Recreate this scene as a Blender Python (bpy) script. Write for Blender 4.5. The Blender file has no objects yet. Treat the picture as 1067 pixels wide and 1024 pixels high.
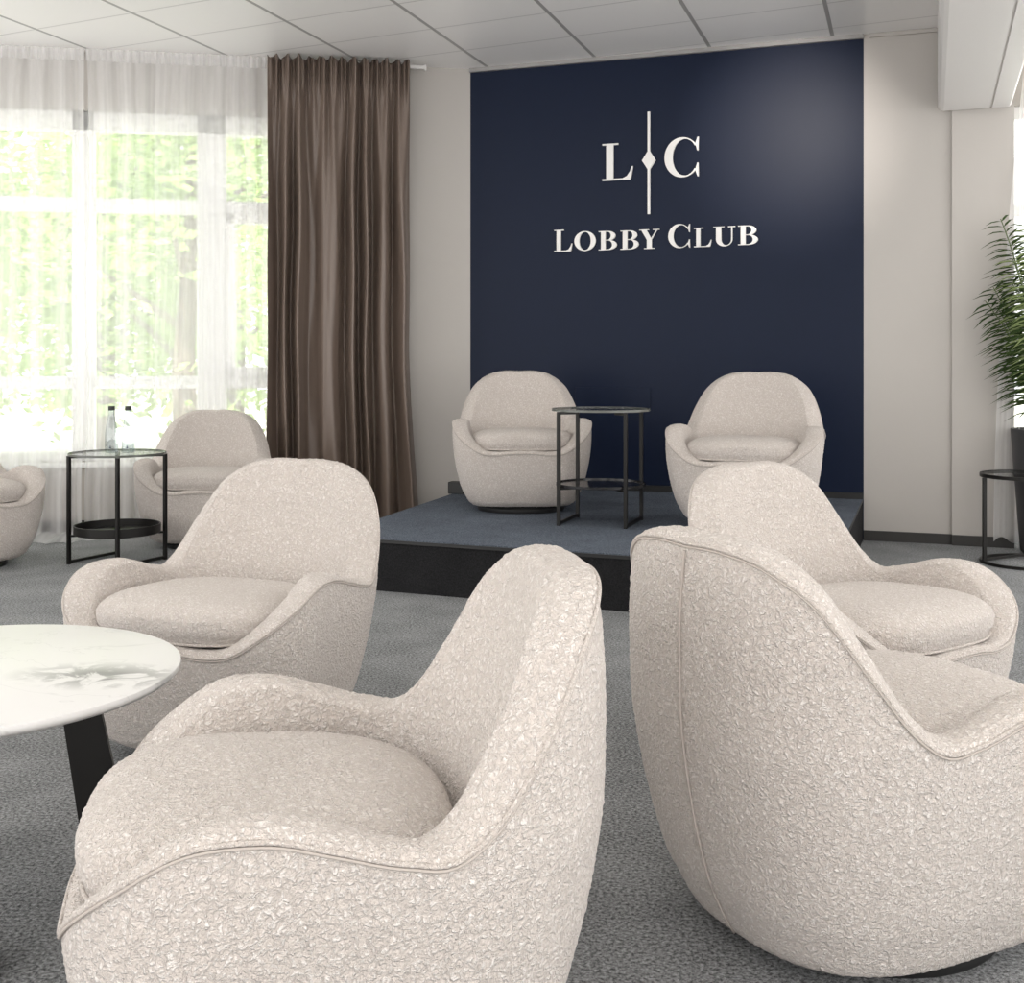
import bpy, bmesh, math, random
import numpy as np
from mathutils import Vector, Matrix, noise
rnd = random.Random(7)
C = bpy.context.scene.collection
PI = math.pi

# ------------------------------------------------------------------ camera
F, HZ, CH, CX = 1234.3, 375.15, 0.9952, 533.5
cam_d = bpy.data.cameras.new('camera'); cam = bpy.data.objects.new('camera', cam_d); C.objects.link(cam)
cam.location = (0, 0, CH); cam.rotation_euler = (PI/2, 0, 0)
cam_d.sensor_width = 36; cam_d.lens = 36*F/1067; cam_d.shift_y = -(512-HZ)/1067; cam_d.clip_start = .05
bpy.context.scene.camera = cam

def on_z(px, py, z):                       # a point of the plane at height z
    Y = F*(CH-z)/(py-HZ); return Vector(((px-CX)/F*Y, Y, z))

# ------------------------------------------------------------------ materials
def new_mat(name):
    m = bpy.data.materials.new(name); m.use_nodes = True
    nt = m.node_tree; nt.nodes.clear()
    out = nt.nodes.new('ShaderNodeOutputMaterial'); return m, nt, out
def principled(nt, out, col, rough=.6, metal=0., spec=.5):
    b = nt.nodes.new('ShaderNodeBsdfPrincipled'); nt.links.new(b.outputs[0], out.inputs[0])
    b.inputs['Base Color'].default_value = (*col, 1); b.inputs['Roughness'].default_value = rough
    b.inputs['Metallic'].default_value = metal; b.inputs['Specular IOR Level'].default_value = spec
    return b
def N(nt, kind, **kw):
    n = nt.nodes.new(kind)
    for k, v in kw.items():
        if k in n.inputs: n.inputs[k].default_value = v
        else: setattr(n, k, v)
    return n
def plain(name, col, rough=.6, metal=0., spec=.5, noise_amt=0., noise_scale=8., bump=0., bump_scale=200.):
    m, nt, out = new_mat(name); b = principled(nt, out, col, rough, metal, spec)
    tc = N(nt, 'ShaderNodeTexCoord')
    if noise_amt:
        n = N(nt, 'ShaderNodeTexNoise', Scale=noise_scale, Detail=4.); nt.links.new(tc.outputs['Object'], n.inputs['Vector'])
        mx = N(nt, 'ShaderNodeMix', data_type='RGBA'); nt.links.new(n.outputs['Fac'], mx.inputs['Factor'])
        mx.inputs['A'].default_value = (*[c*(1-noise_amt) for c in col], 1); mx.inputs['B'].default_value = (*[min(1, c*(1+noise_amt)) for c in col], 1)
        nt.links.new(mx.outputs['Result'], b.inputs['Base Color'])
    if bump:
        n = N(nt, 'ShaderNodeTexNoise', Scale=bump_scale, Detail=3.); nt.links.new(tc.outputs['Object'], n.inputs['Vector'])
        bp = N(nt, 'ShaderNodeBump', Strength=bump, Distance=.002); nt.links.new(n.outputs['Fac'], bp.inputs['Height']); nt.links.new(bp.outputs[0], b.inputs['Normal'])
    return m

def boucle(name, dark, light, scale=1.):
    m, nt, out = new_mat(name); b = principled(nt, out, light, .95, 0, .15)
    b.inputs['Sheen Weight'].default_value = .25; b.inputs['Sheen Roughness'].default_value = .5
    tc = N(nt, 'ShaderNodeTexCoord')
    wn = N(nt, 'ShaderNodeTexNoise', Scale=90.*scale, Detail=2.); nt.links.new(tc.outputs['Object'], wn.inputs['Vector'])
    wv = N(nt, 'ShaderNodeVectorMath', operation='MULTIPLY_ADD'); nt.links.new(wn.outputs['Color'], wv.inputs[0])
    wv.inputs[1].default_value = (.022/scale,)*3; nt.links.new(tc.outputs['Object'], wv.inputs[2])
    v = N(nt, 'ShaderNodeTexVoronoi', Scale=150.*scale, feature='SMOOTH_F1', Smoothness=.35); nt.links.new(wv.outputs[0], v.inputs['Vector'])
    f = N(nt, 'ShaderNodeTexNoise', Scale=330.*scale, Detail=2.); nt.links.new(wv.outputs[0], f.inputs['Vector'])
    h = N(nt, 'ShaderNodeMath', operation='MULTIPLY_ADD'); nt.links.new(v.outputs['Distance'], h.inputs[0]); h.inputs[1].default_value = -1.15; nt.links.new(f.outputs['Fac'], h.inputs[2])
    bp = N(nt, 'ShaderNodeBump', Strength=.95, Distance=.005/scale); nt.links.new(h.outputs[0], bp.inputs['Height']); nt.links.new(bp.outputs[0], b.inputs['Normal'])
    r = N(nt, 'ShaderNodeValToRGB'); nt.links.new(h.outputs[0], r.inputs[0])
    r.color_ramp.elements[0].position = -.50; r.color_ramp.elements[0].color = (*dark, 1)
    r.color_ramp.elements[1].position = .22; r.color_ramp.elements[1].color = (*light, 1)
    nt.links.new(r.outputs[0], b.inputs['Base Color'])
    return m

def carpet(name, dark, light, scale=1., sheen=0.):
    m, nt, out = new_mat(name); b = principled(nt, out, light, .9, 0, .25); b.inputs['Sheen Weight'].default_value = sheen; b.inputs['Sheen Roughness'].default_value = .35; b.inputs['Sheen Tint'].default_value = (.92, .97, 1, 1)
    tc = N(nt, 'ShaderNodeTexCoord')
    a = N(nt, 'ShaderNodeTexNoise', Scale=130.*scale, Detail=5., Roughness=.8); nt.links.new(tc.outputs['Object'], a.inputs['Vector'])
    c = N(nt, 'ShaderNodeTexNoise', Scale=5.*scale, Detail=4.); nt.links.new(tc.outputs['Object'], c.inputs['Vector'])
    s = N(nt, 'ShaderNodeMath', operation='MULTIPLY_ADD'); nt.links.new(c.outputs['Fac'], s.inputs[0]); s.inputs[1].default_value = .12; nt.links.new(a.outputs['Fac'], s.inputs[2])
    r = N(nt, 'ShaderNodeValToRGB'); nt.links.new(s.outputs[0], r.inputs[0])
    r.color_ramp.elements[0].position = .45; r.color_ramp.elements[0].color = (*dark, 1)
    r.color_ramp.elements[1].position = .73; r.color_ramp.elements[1].color = (*light, 1)
    nt.links.new(r.outputs[0], b.inputs['Base Color'])
    bp = N(nt, 'ShaderNodeBump', Strength=.8, Distance=.004); nt.links.new(a.outputs['Fac'], bp.inputs['Height']); nt.links.new(bp.outputs[0], b.inputs['Normal'])
    return m

def glass(name, tint=(1, 1, 1), mixf=.1, rough=.0):
    m, nt, out = new_mat(name)
    t = N(nt, 'ShaderNodeBsdfTransparent', Color=(*tint, 1)); g = N(nt, 'ShaderNodeBsdfGlossy', Roughness=rough)
    x = N(nt, 'ShaderNodeMixShader', Fac=mixf); nt.links.new(t.outputs[0], x.inputs[1]); nt.links.new(g.outputs[0], x.inputs[2]); nt.links.new(x.outputs[0], out.inputs[0])
    return m

def sheer_mat(name):
    m, nt, out = new_mat(name)
    uv = N(nt, 'ShaderNodeUVMap'); sx = N(nt, 'ShaderNodeSeparateXYZ'); nt.links.new(uv.outputs[0], sx.inputs[0])
    cb = N(nt, 'ShaderNodeCombineXYZ'); nt.links.new(sx.outputs[0], cb.inputs[0])
    n = N(nt, 'ShaderNodeTexNoise', Scale=15., Detail=2., Roughness=.5); nt.links.new(cb.outputs[0], n.inputs['Vector'])
    mr = N(nt, 'ShaderNodeMapRange'); nt.links.new(n.outputs['Fac'], mr.inputs[0])
    mr.inputs[1].default_value = .33; mr.inputs[2].default_value = .70; mr.inputs[3].default_value = .36; mr.inputs[4].default_value = .64
    t = N(nt, 'ShaderNodeBsdfTransparent'); d = N(nt, 'ShaderNodeBsdfDiffuse', Color=(.94, .93, .925, 1)); l = N(nt, 'ShaderNodeBsdfTranslucent', Color=(.95, .95, .95, 1))
    a = N(nt, 'ShaderNodeMixShader', Fac=.5); nt.links.new(d.outputs[0], a.inputs[1]); nt.links.new(l.outputs[0], a.inputs[2])
    x = N(nt, 'ShaderNodeMixShader'); nt.links.new(mr.outputs[0], x.inputs[0]); nt.links.new(t.outputs[0], x.inputs[1]); nt.links.new(a.outputs[0], x.inputs[2])
    nt.links.new(x.outputs[0], out.inputs[0]); return m

def leaf_mat(name, c1, c2, trans=.4):
    m, nt, out = new_mat(name)
    tc = N(nt, 'ShaderNodeTexCoord'); n = N(nt, 'ShaderNodeTexNoise', Scale=3., Detail=3.); nt.links.new(tc.outputs['Object'], n.inputs['Vector'])
    mx = N(nt, 'ShaderNodeMix', data_type='RGBA'); nt.links.new(n.outputs['Fac'], mx.inputs['Factor']); mx.inputs['A'].default_value = (*c1, 1); mx.inputs['B'].default_value = (*c2, 1)
    d = N(nt, 'ShaderNodeBsdfDiffuse'); l = N(nt, 'ShaderNodeBsdfTranslucent')
    nt.links.new(mx.outputs['Result'], d.inputs[0]); nt.links.new(mx.outputs['Result'], l.inputs[0])
    x = N(nt, 'ShaderNodeMixShader', Fac=trans); nt.links.new(d.outputs[0], x.inputs[1]); nt.links.new(l.outputs[0], x.inputs[2]); nt.links.new(x.outputs[0], out.inputs[0])
    return m

def emit(name, col, s):
    m, nt, out = new_mat(name); e = N(nt, 'ShaderNodeEmission', Color=(*col, 1), Strength=s); nt.links.new(e.outputs[0], out.inputs[0]); return m

def marble(name):
    m, nt, out = new_mat(name); b = principled(nt, out, (.72, .71, .70), .30, 0, .25)
    tc = N(nt, 'ShaderNodeTexCoord')
    mp = N(nt, 'ShaderNodeMapping'); nt.links.new(tc.outputs['Object'], mp.inputs[0]); mp.inputs['Location'].default_value = (-.275, -.005, 0); mp.inputs['Rotation'].default_value = (0, 0, .12)
    # the grey cluster: a patch in which veins show
    sc = N(nt, 'ShaderNodeVectorMath', operation='MULTIPLY'); nt.links.new(mp.outputs[0], sc.inputs[0]); sc.inputs[1].default_value = (5.6, 10.5, 0)
    ln = N(nt, 'ShaderNodeVectorMath', operation='LENGTH'); nt.links.new(sc.outputs[0], ln.inputs[0])
    pm = N(nt, 'ShaderNodeMapRange'); nt.links.new(ln.outputs['Value'], pm.inputs[0]); pm.inputs[1].default_value = 1.05; pm.inputs[2].default_value = .25; pm.inputs[3].default_value = 0.; pm.inputs[4].default_value = 1.
    n1 = N(nt, 'ShaderNodeTexNoise', Scale=13., Detail=6., Roughness=.62, Distortion=1.4); nt.links.new(tc.outputs['Object'], n1.inputs['Vector'])
    v1 = N(nt, 'ShaderNodeMapRange'); nt.links.new(n1.outputs['Fac'], v1.inputs[0]); v1.inputs[1].default_value = .46; v1.inputs[2].default_value = .56; v1.inputs[3].default_value = 0; v1.inputs[4].default_value = .8
    mu = N(nt, 'ShaderNodeMath', operation='MULTIPLY'); nt.links.new(pm.outputs[0], mu.inputs[0]); nt.links.new(v1.outputs[0], mu.inputs[1])
    # long thin veins
    n2 = N(nt, 'ShaderNodeTexNoise', Scale=3.2, Detail=5., Roughness=.6, Distortion=.8); nt.links.new(tc.outputs['Object'], n2.inputs['Vector'])
    s2 = N(nt, 'ShaderNodeMath', operation='SUBTRACT'); nt.links.new(n2.outputs['Fac'], s2.inputs[0]); s2.inputs[1].default_value = .5
    a2 = N(nt, 'ShaderNodeMath', operation='ABSOLUTE'); nt.links.new(s2.outputs[0], a2.inputs[0])
    v2 = N(nt, 'ShaderNodeMapRange'); nt.links.new(a2.outputs[0], v2.inputs[0]); v2.inputs[1].default_value = .008; v2.inputs[2].default_value = 0; v2.inputs[3].default_value = 0; v2.inputs[4].default_value = .16
    ad = N(nt, 'ShaderNodeMath', operation='MAXIMUM'); nt.links.new(mu.outputs[0], ad.inputs[0]); nt.links.new(v2.outputs[0], ad.inputs[1])
    mx = N(nt, 'ShaderNodeMix', data_type='RGBA'); nt.links.new(ad.outputs[0], mx.inputs['Factor']); mx.inputs['A'].default_value = (.715, .705, .69, 1); mx.inputs['B'].default_value = (.15, .15, .145, 1)
    nt.links.new(mx.outputs['Result'], b.inputs['Base Color']); return m

def ceiling_mat(name, ang, u0, du, angb, v0, dv):
    m, nt, out = new_mat(name); b = principled(nt, out, (.88, .86, .84), .34, 0, .5)
    tc = N(nt, 'ShaderNodeTexCoord'); mp = N(nt, 'ShaderNodeMapping', vector_type='POINT'); nt.links.new(tc.outputs['Object'], mp.inputs[0]); mp.inputs['Rotation'].default_value = (0, 0, -ang)
    sx = N(nt, 'ShaderNodeSeparateXYZ'); nt.links.new(mp.outputs[0], sx.inputs[0])
    def line(sock, o, d, w, soft):
        a = N(nt, 'ShaderNodeMath', operation='SUBTRACT'); nt.links.new(sock, a.inputs[0]); a.inputs[1].default_value = o - d/2
        f = N(nt, 'ShaderNodeMath', operation='FLOORED_MODULO'); nt.links.new(a.outputs[0], f.inputs[0]); f.inputs[1].default_value = d
        s = N(nt, 'ShaderNodeMath', operation='SUBTRACT'); nt.links.new(f.outputs[0], s.inputs[0]); s.inputs[1].default_value = d/2
        q = N(nt, 'ShaderNodeMath', operation='ABSOLUTE'); nt.links.new(s.outputs[0], q.inputs[0])
        r = N(nt, 'ShaderNodeMapRange'); nt.links.new(q.outputs[0], r.inputs[0]); r.inputs[1].default_value = w+soft; r.inputs[2].default_value = w; r.inputs[3].default_value = 0; r.inputs[4].default_value = 1
        return r.outputs[0]
    mp2 = N(nt, 'ShaderNodeMapping', vector_type='POINT'); nt.links.new(tc.outputs['Object'], mp2.inputs[0]); mp2.inputs['Rotation'].default_value = (0, 0, -angb)
    sy = N(nt, 'ShaderNodeSeparateXYZ'); nt.links.new(mp2.outputs[0], sy.inputs[0])
    la = line(sx.outputs[0], u0, du, .009, .003); lb = line(sy.outputs[1], v0, dv, .005, .003)
    lb2 = N(nt, 'ShaderNodeMath', operation='MULTIPLY'); nt.links.new(lb, lb2.inputs[0]); lb2.inputs[1].default_value = .45
    mxx = N(nt, 'ShaderNodeMath', operation='MAXIMUM'); nt.links.new(la, mxx.inputs[0]); nt.links.new(lb2.outputs[0], mxx.inputs[1])
    mx = N(nt, 'ShaderNodeMix', data_type='RGBA'); nt.links.new(mxx.outputs[0], mx.inputs['Factor']); mx.inputs['A'].default_value = (.89, .875, .86, 1); mx.inputs['B'].default_value = (.36, .35, .34, 1)
    nt.links.new(mx.outputs['Result'], b.inputs['Base Color'])
    iv = N(nt, 'ShaderNodeMath', operation='SUBTRACT'); iv.inputs[0].default_value = 1; nt.links.new(mxx.outputs[0], iv.inputs[1])
    bp = N(nt, 'ShaderNodeBump', Strength=.5, Distance=.004); nt.links.new(iv.outputs[0], bp.inputs['Height']); nt.links.new(bp.outputs[0], b.inputs['Normal'])
    return m

M = {}
M['boucle'] = boucle('cream_boucle', (.62, .556, .508), (.787, .735, .692))
M['seam'] = boucle('cream_piping', (.60, .535, .485), (.77, .71, .66), 1.4)
M['seam_dark'] = plain('seam_thread', (.46, .41, .37), .9)
M['carpet'] = carpet('grey_carpet', (.020, .0205, .021), (.46, .465, .47), 1., .14)
M['stage_carpet'] = carpet('blue_grey_carpet', (.035, .042, .055), (.20, .235, .29), 1.2)
M['stage_riser'] = carpet('black_carpet', (.004, .004, .0045), (.022, .022, .024), 1.2)
M['black'] = plain('black_metal', (.018, .017, .016), .42, .6)
M['black_plastic'] = plain('black_base', (.012, .012, .012), .5)
M['wall'] = plain('greige_paint', (.475, .448, .418), .75, 0, .3, .03, 3., .15, 120)
M['navy'] = plain('navy_paint', (.0072, .0125, .031), .40, 0, .135, .04, 4., .08, 140)
M['white_pvc'] = plain('white_window_frame', (.84, .84, .83), .35)
M['white_trim'] = plain('white_painted_metal', (.72, .70, .68), .45)
M['baseboard'] = plain('dark_baseboard', (.030, .028, .026), .6)
M['letter'] = plain('white_letter', (.86, .84, .81), .5)
M['satin'] = plain('brown_satin', (.155, .116, .093), .40, 0, .5)
M['sheer'] = sheer_mat('white_voile')
M['glass'] = glass('clear_pane', (.97, .99, .98), .06)
M['table_glass'] = glass('table_glass', (.88, .89, .89), .22, .02)
M['rim_glass'] = plain('glass_edge', (.10, .105, .095), .2)
M['bottle_glass'] = glass('bottle_glass', (.80, .84, .85), .16, .02)
M['mark'] = plain('printed_mark', (.03, .04, .07), .6)
M['marble'] = marble('white_marble')
M['pot'] = plain('anthracite_pot', (.045, .045, .047), .5, noise_amt=.15)
M['soil'] = plain('dark_soil', (.02, .015, .01), .95)
M['leaf'] = leaf_mat('palm_leaf', (.016, .034, .016), (.085, .125, .045), .25)
M['leaf_light'] = leaf_mat('young_leaf', (.17, .23, .09), (.34, .40, .19), .35)
M['stem'] = plain('green_stem', (.10, .14, .05), .6)
M['tree_leaf'] = leaf_mat('tree_leaf', (.22, .36, .09), (.52, .64, .27), .5)
M['bark'] = plain('bark', (.12, .09, .07), .9)
M['pale_pavement'] = plain('pale_pavement', (.62, .61, .57), .95, noise_amt=.12, noise_scale=1.5)  # outdoor ground kept pale as a reflector, bouncing sunlight to the ceiling
M['panel'] = emit('fill_panel', (1, .95, .88), 5.0)  # glow of the fill panels added to the ceiling out of view

# ------------------------------------------------------------------ object helpers
def link_mesh(name, verts, faces, mat, parent=None, smooth=False, uvs=None):
    me = bpy.data.meshes.new(name); me.from_pydata([tuple(v) for v in verts], [], faces)
    if smooth: me.polygons.foreach_set('use_smooth', [True]*len(me.polygons))
    me.materials.append(mat)
    if uvs is not None:
        l = me.uv_layers.new(name='UVMap'); idx = np.empty(len(me.loops), int); me.loops.foreach_get('vertex_index', idx)
        l.data.foreach_set('uv', np.asarray(uvs, float)[idx].ravel())
    o = bpy.data.objects.new(name, me); C.objects.link(o)
    if parent: o.parent = parent
    me.update(); return o
class MB:
    def __init__(s): s.v = []; s.f = []
    def add(s, verts, faces):
        k = len(s.v); s.v += [Vector(p) for p in verts]; s.f += [tuple(i+k for i in f) for f in faces]; return s
    def box(s, c, d, rz=0., bev=0.):
        bm = bmesh.new(); bmesh.ops.create_cube(bm, size=1)
        for v in bm.verts: v.co = Vector((v.co.x*d[0], v.co.y*d[1], v.co.z*d[2]))
        if bev: bmesh.ops.bevel(bm, geom=bm.edges[:], offset=bev, segments=2, profile=.5, affect='EDGES')
        bm.verts.index_update(); R = Matrix.Rotation(rz, 3, 'Z')
        s.add([R@v.co+Vector(c) for v in bm.verts], [[v.index for v in f.verts] for f in bm.faces]); bm.free(); return s
    def lathe(s, prof, c=(0, 0, 0), n=48, caps=True):
        vs = []; fs = []
        for r, z in prof:
            for i in range(n): a = 2*PI*i/n; vs.append((c[0]+r*math.cos(a), c[1]+r*math.sin(a), c[2]+z))
        for k in range(len(prof)-1):
            for i in range(n): j = (i+1) % n; fs.append((k*n+i, k*n+j, (k+1)*n+j, (k+1)*n+i))
        if caps: fs.append(tuple(range(n-1, -1, -1))); fs.append(tuple((len(prof)-1)*n+i for i in range(n)))
        return s.add(vs, fs)
    def tube(s, pts, r, n=8, closed=False):
        pts = [Vector(p) for p in pts]; L = len(pts); vs = []; fs = []
        rr = r if hasattr(r, '__len__') else [r]*L
        for i, p in enumerate(pts):
            a = pts[(i-1) % L] if (closed or i) else p; b = pts[(i+1) % L] if (closed or i < L-1) else p
            t = (b-a); t = t.normalized() if t.length > 1e-9 else Vector((0, 0, 1))
            up = Vector((0, 0, 1)) if abs(t.z) < .92 else Vector((1, 0, 0))
            x = t.cross(up).normalized(); y = x.cross(t)
            for k in range(n): q = 2*PI*k/n; vs.append(p+(x*math.cos(q)+y*math.sin(q))*rr[i])
        for i in range(L if closed else L-1):
            j = (i+1) % L
            for k in range(n): m = (k+1) % n; fs.append((i*n+k, i*n+m, j*n+m, j*n+k))
        if not closed: fs.append(tuple(range(n-1, -1, -1))); fs.append(tuple((L-1)*n+k for k in range(n)))
        return s.add(vs, fs)
    def bar(s, a, b, w, h):                 # a square bar from a to b
        a, b = Vector(a), Vector(b); t = (b-a).normalized(); up = Vector((0, 0, 1)) if abs(t.z) < .9 else Vector((1, 0, 0))
        x = t.cross(up).normalized()*w/2; y = t.cross(x).normalized()*h/2
        vs = [p+sx*x+sy*y for p in (a, b) for sx, sy in ((-1, -1), (1, -1), (1, 1), (-1, 1))]
        return s.add(vs, [(0, 1, 2, 3), (7, 6, 5, 4), (0, 4, 5, 1), (1, 5, 6, 2), (2, 6, 7, 3), (3, 7, 4, 0)])
    def build(s, name, mat, parent=None, smooth=False):
        o = link_mesh(name, s.v, s.f, mat, parent, smooth)
        bm = bmesh.new(); bm.from_mesh(o.data); bmesh.ops.recalc_face_normals(bm, faces=bm.faces[:]); bm.to_mesh(o.data); bm.free()
        return o
def sharp(o, ang=35):
    o.data.polygons.foreach_set('use_smooth', [True]*len(o.data.polygons))
    try: o.data.set_sharp_from_angle(angle=math.radians(ang))
    except Exception: pass
    return o
def tag(o, label, cat, group=None):
    o['label'] = label; o['category'] = cat
    if group: o['group'] = group
    return o
def thing(name, label, cat, loc=(0, 0, 0), rz=0., group=None):
    o = bpy.data.objects.new(name, None); C.objects.link(o); o.empty_display_size = .1
    o.location = loc; o.rotation_euler = (0, 0, rz); return tag(o, label, cat, group)
def struct(o): o['kind'] = 'structure'; return o
def copy_tree(o, parent=None):
    c = o.copy(); C.objects.link(c)
    if parent: c.parent = parent
    for ch in list(o.children): copy_tree(ch, c)
    return c

# ------------------------------------------------------------------ the room
CEIL = 2.796; STAGE = .226
CORNER = Vector((-.258, 7.333, 0)); NR = Vector((1.946, 6.555, 0))
BD = (NR-CORNER).normalized()                         # along the navy wall, to the right
BN = Vector((BD.y, -BD.x, 0)); BN = BN if BN.y < 0 else -BN   # into the room
WD = Vector((-.9836, -.1806, 0)).normalized()         # along the window wall, to the left
WN = Vector((WD.y, -WD.x, 0)); WN = WN if WN.y < 0 else -WN
BANG = math.atan2(BD.y, BD.x); WANG = math.atan2(-WD.y, -WD.x)
def wpos(s, z, off=0.): return CORNER+WD*s+WN*off+Vector((0, 0, z))
def bpos(t, z, off=0.): return CORNER+BD*t+BN*off+Vector((0, 0, z))
def navy_at(px, py, off=0.):
    r = (px-CX)/F; P = CORNER+BN*off
    t = (r*P.y-P.x)/(BD.x-r*BD.y); Y = P.y+BD.y*t
    return t, CH+(HZ-py)*Y/F
def s_at(px, off=0.):
    r = (px-CX)/F; P = CORNER+WN*off; return (r*P.y-P.x)/(WD.x-r*WD.y)

def slab(name, poly, z0, z1, mat):
    n = len(poly); v = [(p[0], p[1], z0) for p in poly]+[(p[0], p[1], z1) for p in poly]
    f = [tuple(range(n-1, -1, -1)), tuple(range(n, 2*n))]+[(i, (i+1) % n, (i+1) % n+n, i+n) for i in range(n)]
    b = MB(); b.add(v, f); return b.build(name, mat)
BLEN = (NR-CORNER).length
pil0 = 2.795; pil1 = 3.105                               # pilaster along the navy wall line
P_end = bpos(pil1, 0)
rec = bpos(pil1, 0, -.75); rec_r = bpos(pil1+2.2, 0, -.75)
wl = wpos(5.2, 0, -.0)
floor_poly = [(-4.4, -.6), (3.4, -.6), (3.9, 4.5), (rec_r.x, rec_r.y+.2), (rec.x, rec.y+.25), tuple(bpos(pil1, 0, -.25)[:2]), tuple((CORNER+Vector((.05, .3, 0)))[:2]), tuple(wpos(5.2, 0, -.3)[:2])]
struct(slab('floor', floor_poly, -.1, 0, M['carpet']))
GA = math.radians(-18.5)
ceil_mat = ceiling_mat('ceiling_tiles', GA, -.40, .684, math.radians(-26), 5.60, .47)
ceil_poly = [(-6.4, -2.4), (4.6, -2.4)]+floor_poly[3:]
ceil = struct(slab('ceiling', ceil_poly, CEIL, CEIL+.12, ceil_mat))

# navy wall (with greige ends): three slabs of one wall line
def wall_piece(name, a, b, mat, z0=0., z1=CEIL, th=.2, d=None, o=None, nrm=None):
    p = [a, b, b-nrm*th, a-nrm*th]; return struct(slab(name, [(q.x, q.y) for q in p], z0, z1, mat))
wall_piece('wall_back', bpos(BLEN+.0, 0), bpos(pil1, 0), M['wall'], nrm=BN)
wall_piece('wall_navy', bpos(0, 0), bpos(BLEN, 0), M['navy'], nrm=BN)
wall_piece('wall_pilaster', bpos(pil0, 0, .024), bpos(pil1, 0, .024), M['wall'], nrm=BN, th=.023)
# recess beyond the pilaster with a window in its back
wall_piece('wall_recess', bpos(pil1, 0, -.2), bpos(pil1, 0, -.75), M['wall'], nrm=BD, th=.15)
R0 = pil1-.02; R1 = pil1+1.9
for nm, a, b, z0, z1 in (('wall_right', pil1-.15, R0, 0, CEIL), ('wall_right_sill', R0, R1, 0, .3), ('wall_right_lintel', R0, R1, 2.5, CEIL), ('wall_right_end', R1, R1+.5, 0, CEIL)):
    wall_piece(nm, bpos(a, 0, -.75), bpos(b, 0, -.75), M['wall'], z0, z1, nrm=BN)
# window wall
W_R, W_L, W_SILL, W_HEAD = .80, 3.95, .40, 2.46
for nm, a, b, z0, z1 in (('wall_window_right', 0, W_R, 0, CEIL), ('wall_window_sill', W_R, W_L, 0, W_SILL), ('wall_window_lintel', W_R, W_L, W_HEAD, CEIL), ('wall_window_left', W_L, 5.2, 0, CEIL)):
    wall_piece(nm, wpos(a, 0), wpos(b, 0), M['wall'], z0, z1, nrm=WN, th=.25)

def member(b, s0, s1, z0, z1, d0, d1):       # a box in wall coordinates of the window wall
    c = wpos((s0+s1)/2, (z0+z1)/2, (d0+d1)/2); b.box(c, (abs(s1-s0), abs(d1-d0), abs(z1-z0)), WANG, .004)
win = bpy.data.objects.new('window_1', None); C.objects.link(win); struct(win)
fb = MB(); D0, D1 = -.12, -.04
member(fb, W_R, W_L, W_SILL, W_SILL+.06, D0, D1); member(fb, W_R, W_L, 2.345, W_HEAD, D0, D1)
for a, b_ in ((W_R, W_R+.07), (1.475, 1.645), (2.23, 2.355), (2.92, 3.06), (W_L-.07, W_L)): member(fb, a, b_, W_SILL, W_HEAD, D0, D1)
for z0, z1 in ((.825, .90), (1.87, 1.95)): member(fb, W_R, W_L, z0, z1, D0+.005, D1-.005)
fb.build('window_frame', M['white_pvc'], win)
cf = MB()                                      # opening casement in the right bay
for a, b_, z0, z1 in ((1.42, 1.475, .90, 1.87), (.87, .925, .90, 1.87), (.87, 1.475, .90, .955), (.87, 1.475, 1.815, 1.87)): member(cf, a, b_, z0, z1, D0+.03, D1+.02)
member(cf, 1.437, 1.457, 1.33, 1.45, D1+.02, D1+.035)
cf.build('casement', M['white_pvc'], win)
gp = MB()
for a, b_ in ((W_R+.07, 1.475), (1.645, 2.23), (2.355, 2.92), (3.06, W_L-.07)):
    for z0, z1 in ((.46, .825), (.90, 1.87), (1.95, 2.345)): member(gp, a, b_, z0, z1, -.083, -.077)
gp.build('pane', M['glass'], win)
sl = MB(); member(sl, W_R-.03, W_L+.03, W_SILL-.03, W_SILL+.0, -.05, .05); struct(sl.build('trim_1', M['white_pvc']))
# right window in the recess
win2 = bpy.data.objects.new('window_2', None); C.objects.link(win2); struct(win2)
f2 = MB()
for a, b_, z0, z1 in ((R0, R1, .3, .37), (R0, R1, 2.42, 2.5), (R0, R0+.07, .3, 2.5), (R1-.07, R1, .3, 2.5), (R0+.85, R0+.95, .3, 2.5), (R0, R1, 1.85, 1.92)):
    f2.box(bpos((a+b_)/2, (z0+z1)/2, -.83), (b_-a, .07, z1-z0), BANG, .004)
f2.build('window_frame', M['white_pvc'], win2)
g2 = MB(); g2.box(bpos((R0+R1)/2, 1.4, -.83), (R1-R0-.1, .006, 2.1), BANG); g2.build('pane', M['glass'], win2)

# baseboards
def bb(name, a, b, z0=0., h=.055, off=0., th=.015):
    m = MB(); c = (bpos(a, 0, off+th/2)+bpos(b, 0, off+th/2))/2; m.box((c.x, c.y, z0+h/2), (b-a, th, h), BANG); struct(m.build(name, M['black_plastic'] if 'navy' in name else M['baseboard']))  # navy wall's strip is black, standing in for the shade at its foot
bb('baseboard_back', BLEN+.0, pil0, 0); bb('baseboard_pilaster', pil0, pil1, 0, off=.024); bb('baseboard_shade_navy', .02, BLEN, STAGE, .035)
m = MB(); c = (wpos(0.02, 0, .0075)+wpos(5.2, 0, .0075))/2; m.box((c.x, c.y, .03), (5.18, .015, .06), WANG); struct(m.build('baseboard_window', M['baseboard']))
# grey strip over the navy wall
m = MB(); c = bpos(BLEN/2, CEIL-.012, .012); m.box(c, (BLEN, .024, .024), BANG); struct(m.build('trim_2', plain('grey_strip', (.30, .29, .28), .5)))
m = MB(); c = bpos(BLEN+.36, CEIL-.012, .01); m.box(c, (.66, .02, .02), BANG); struct(m.build('trim_3', M['wall']))

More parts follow.
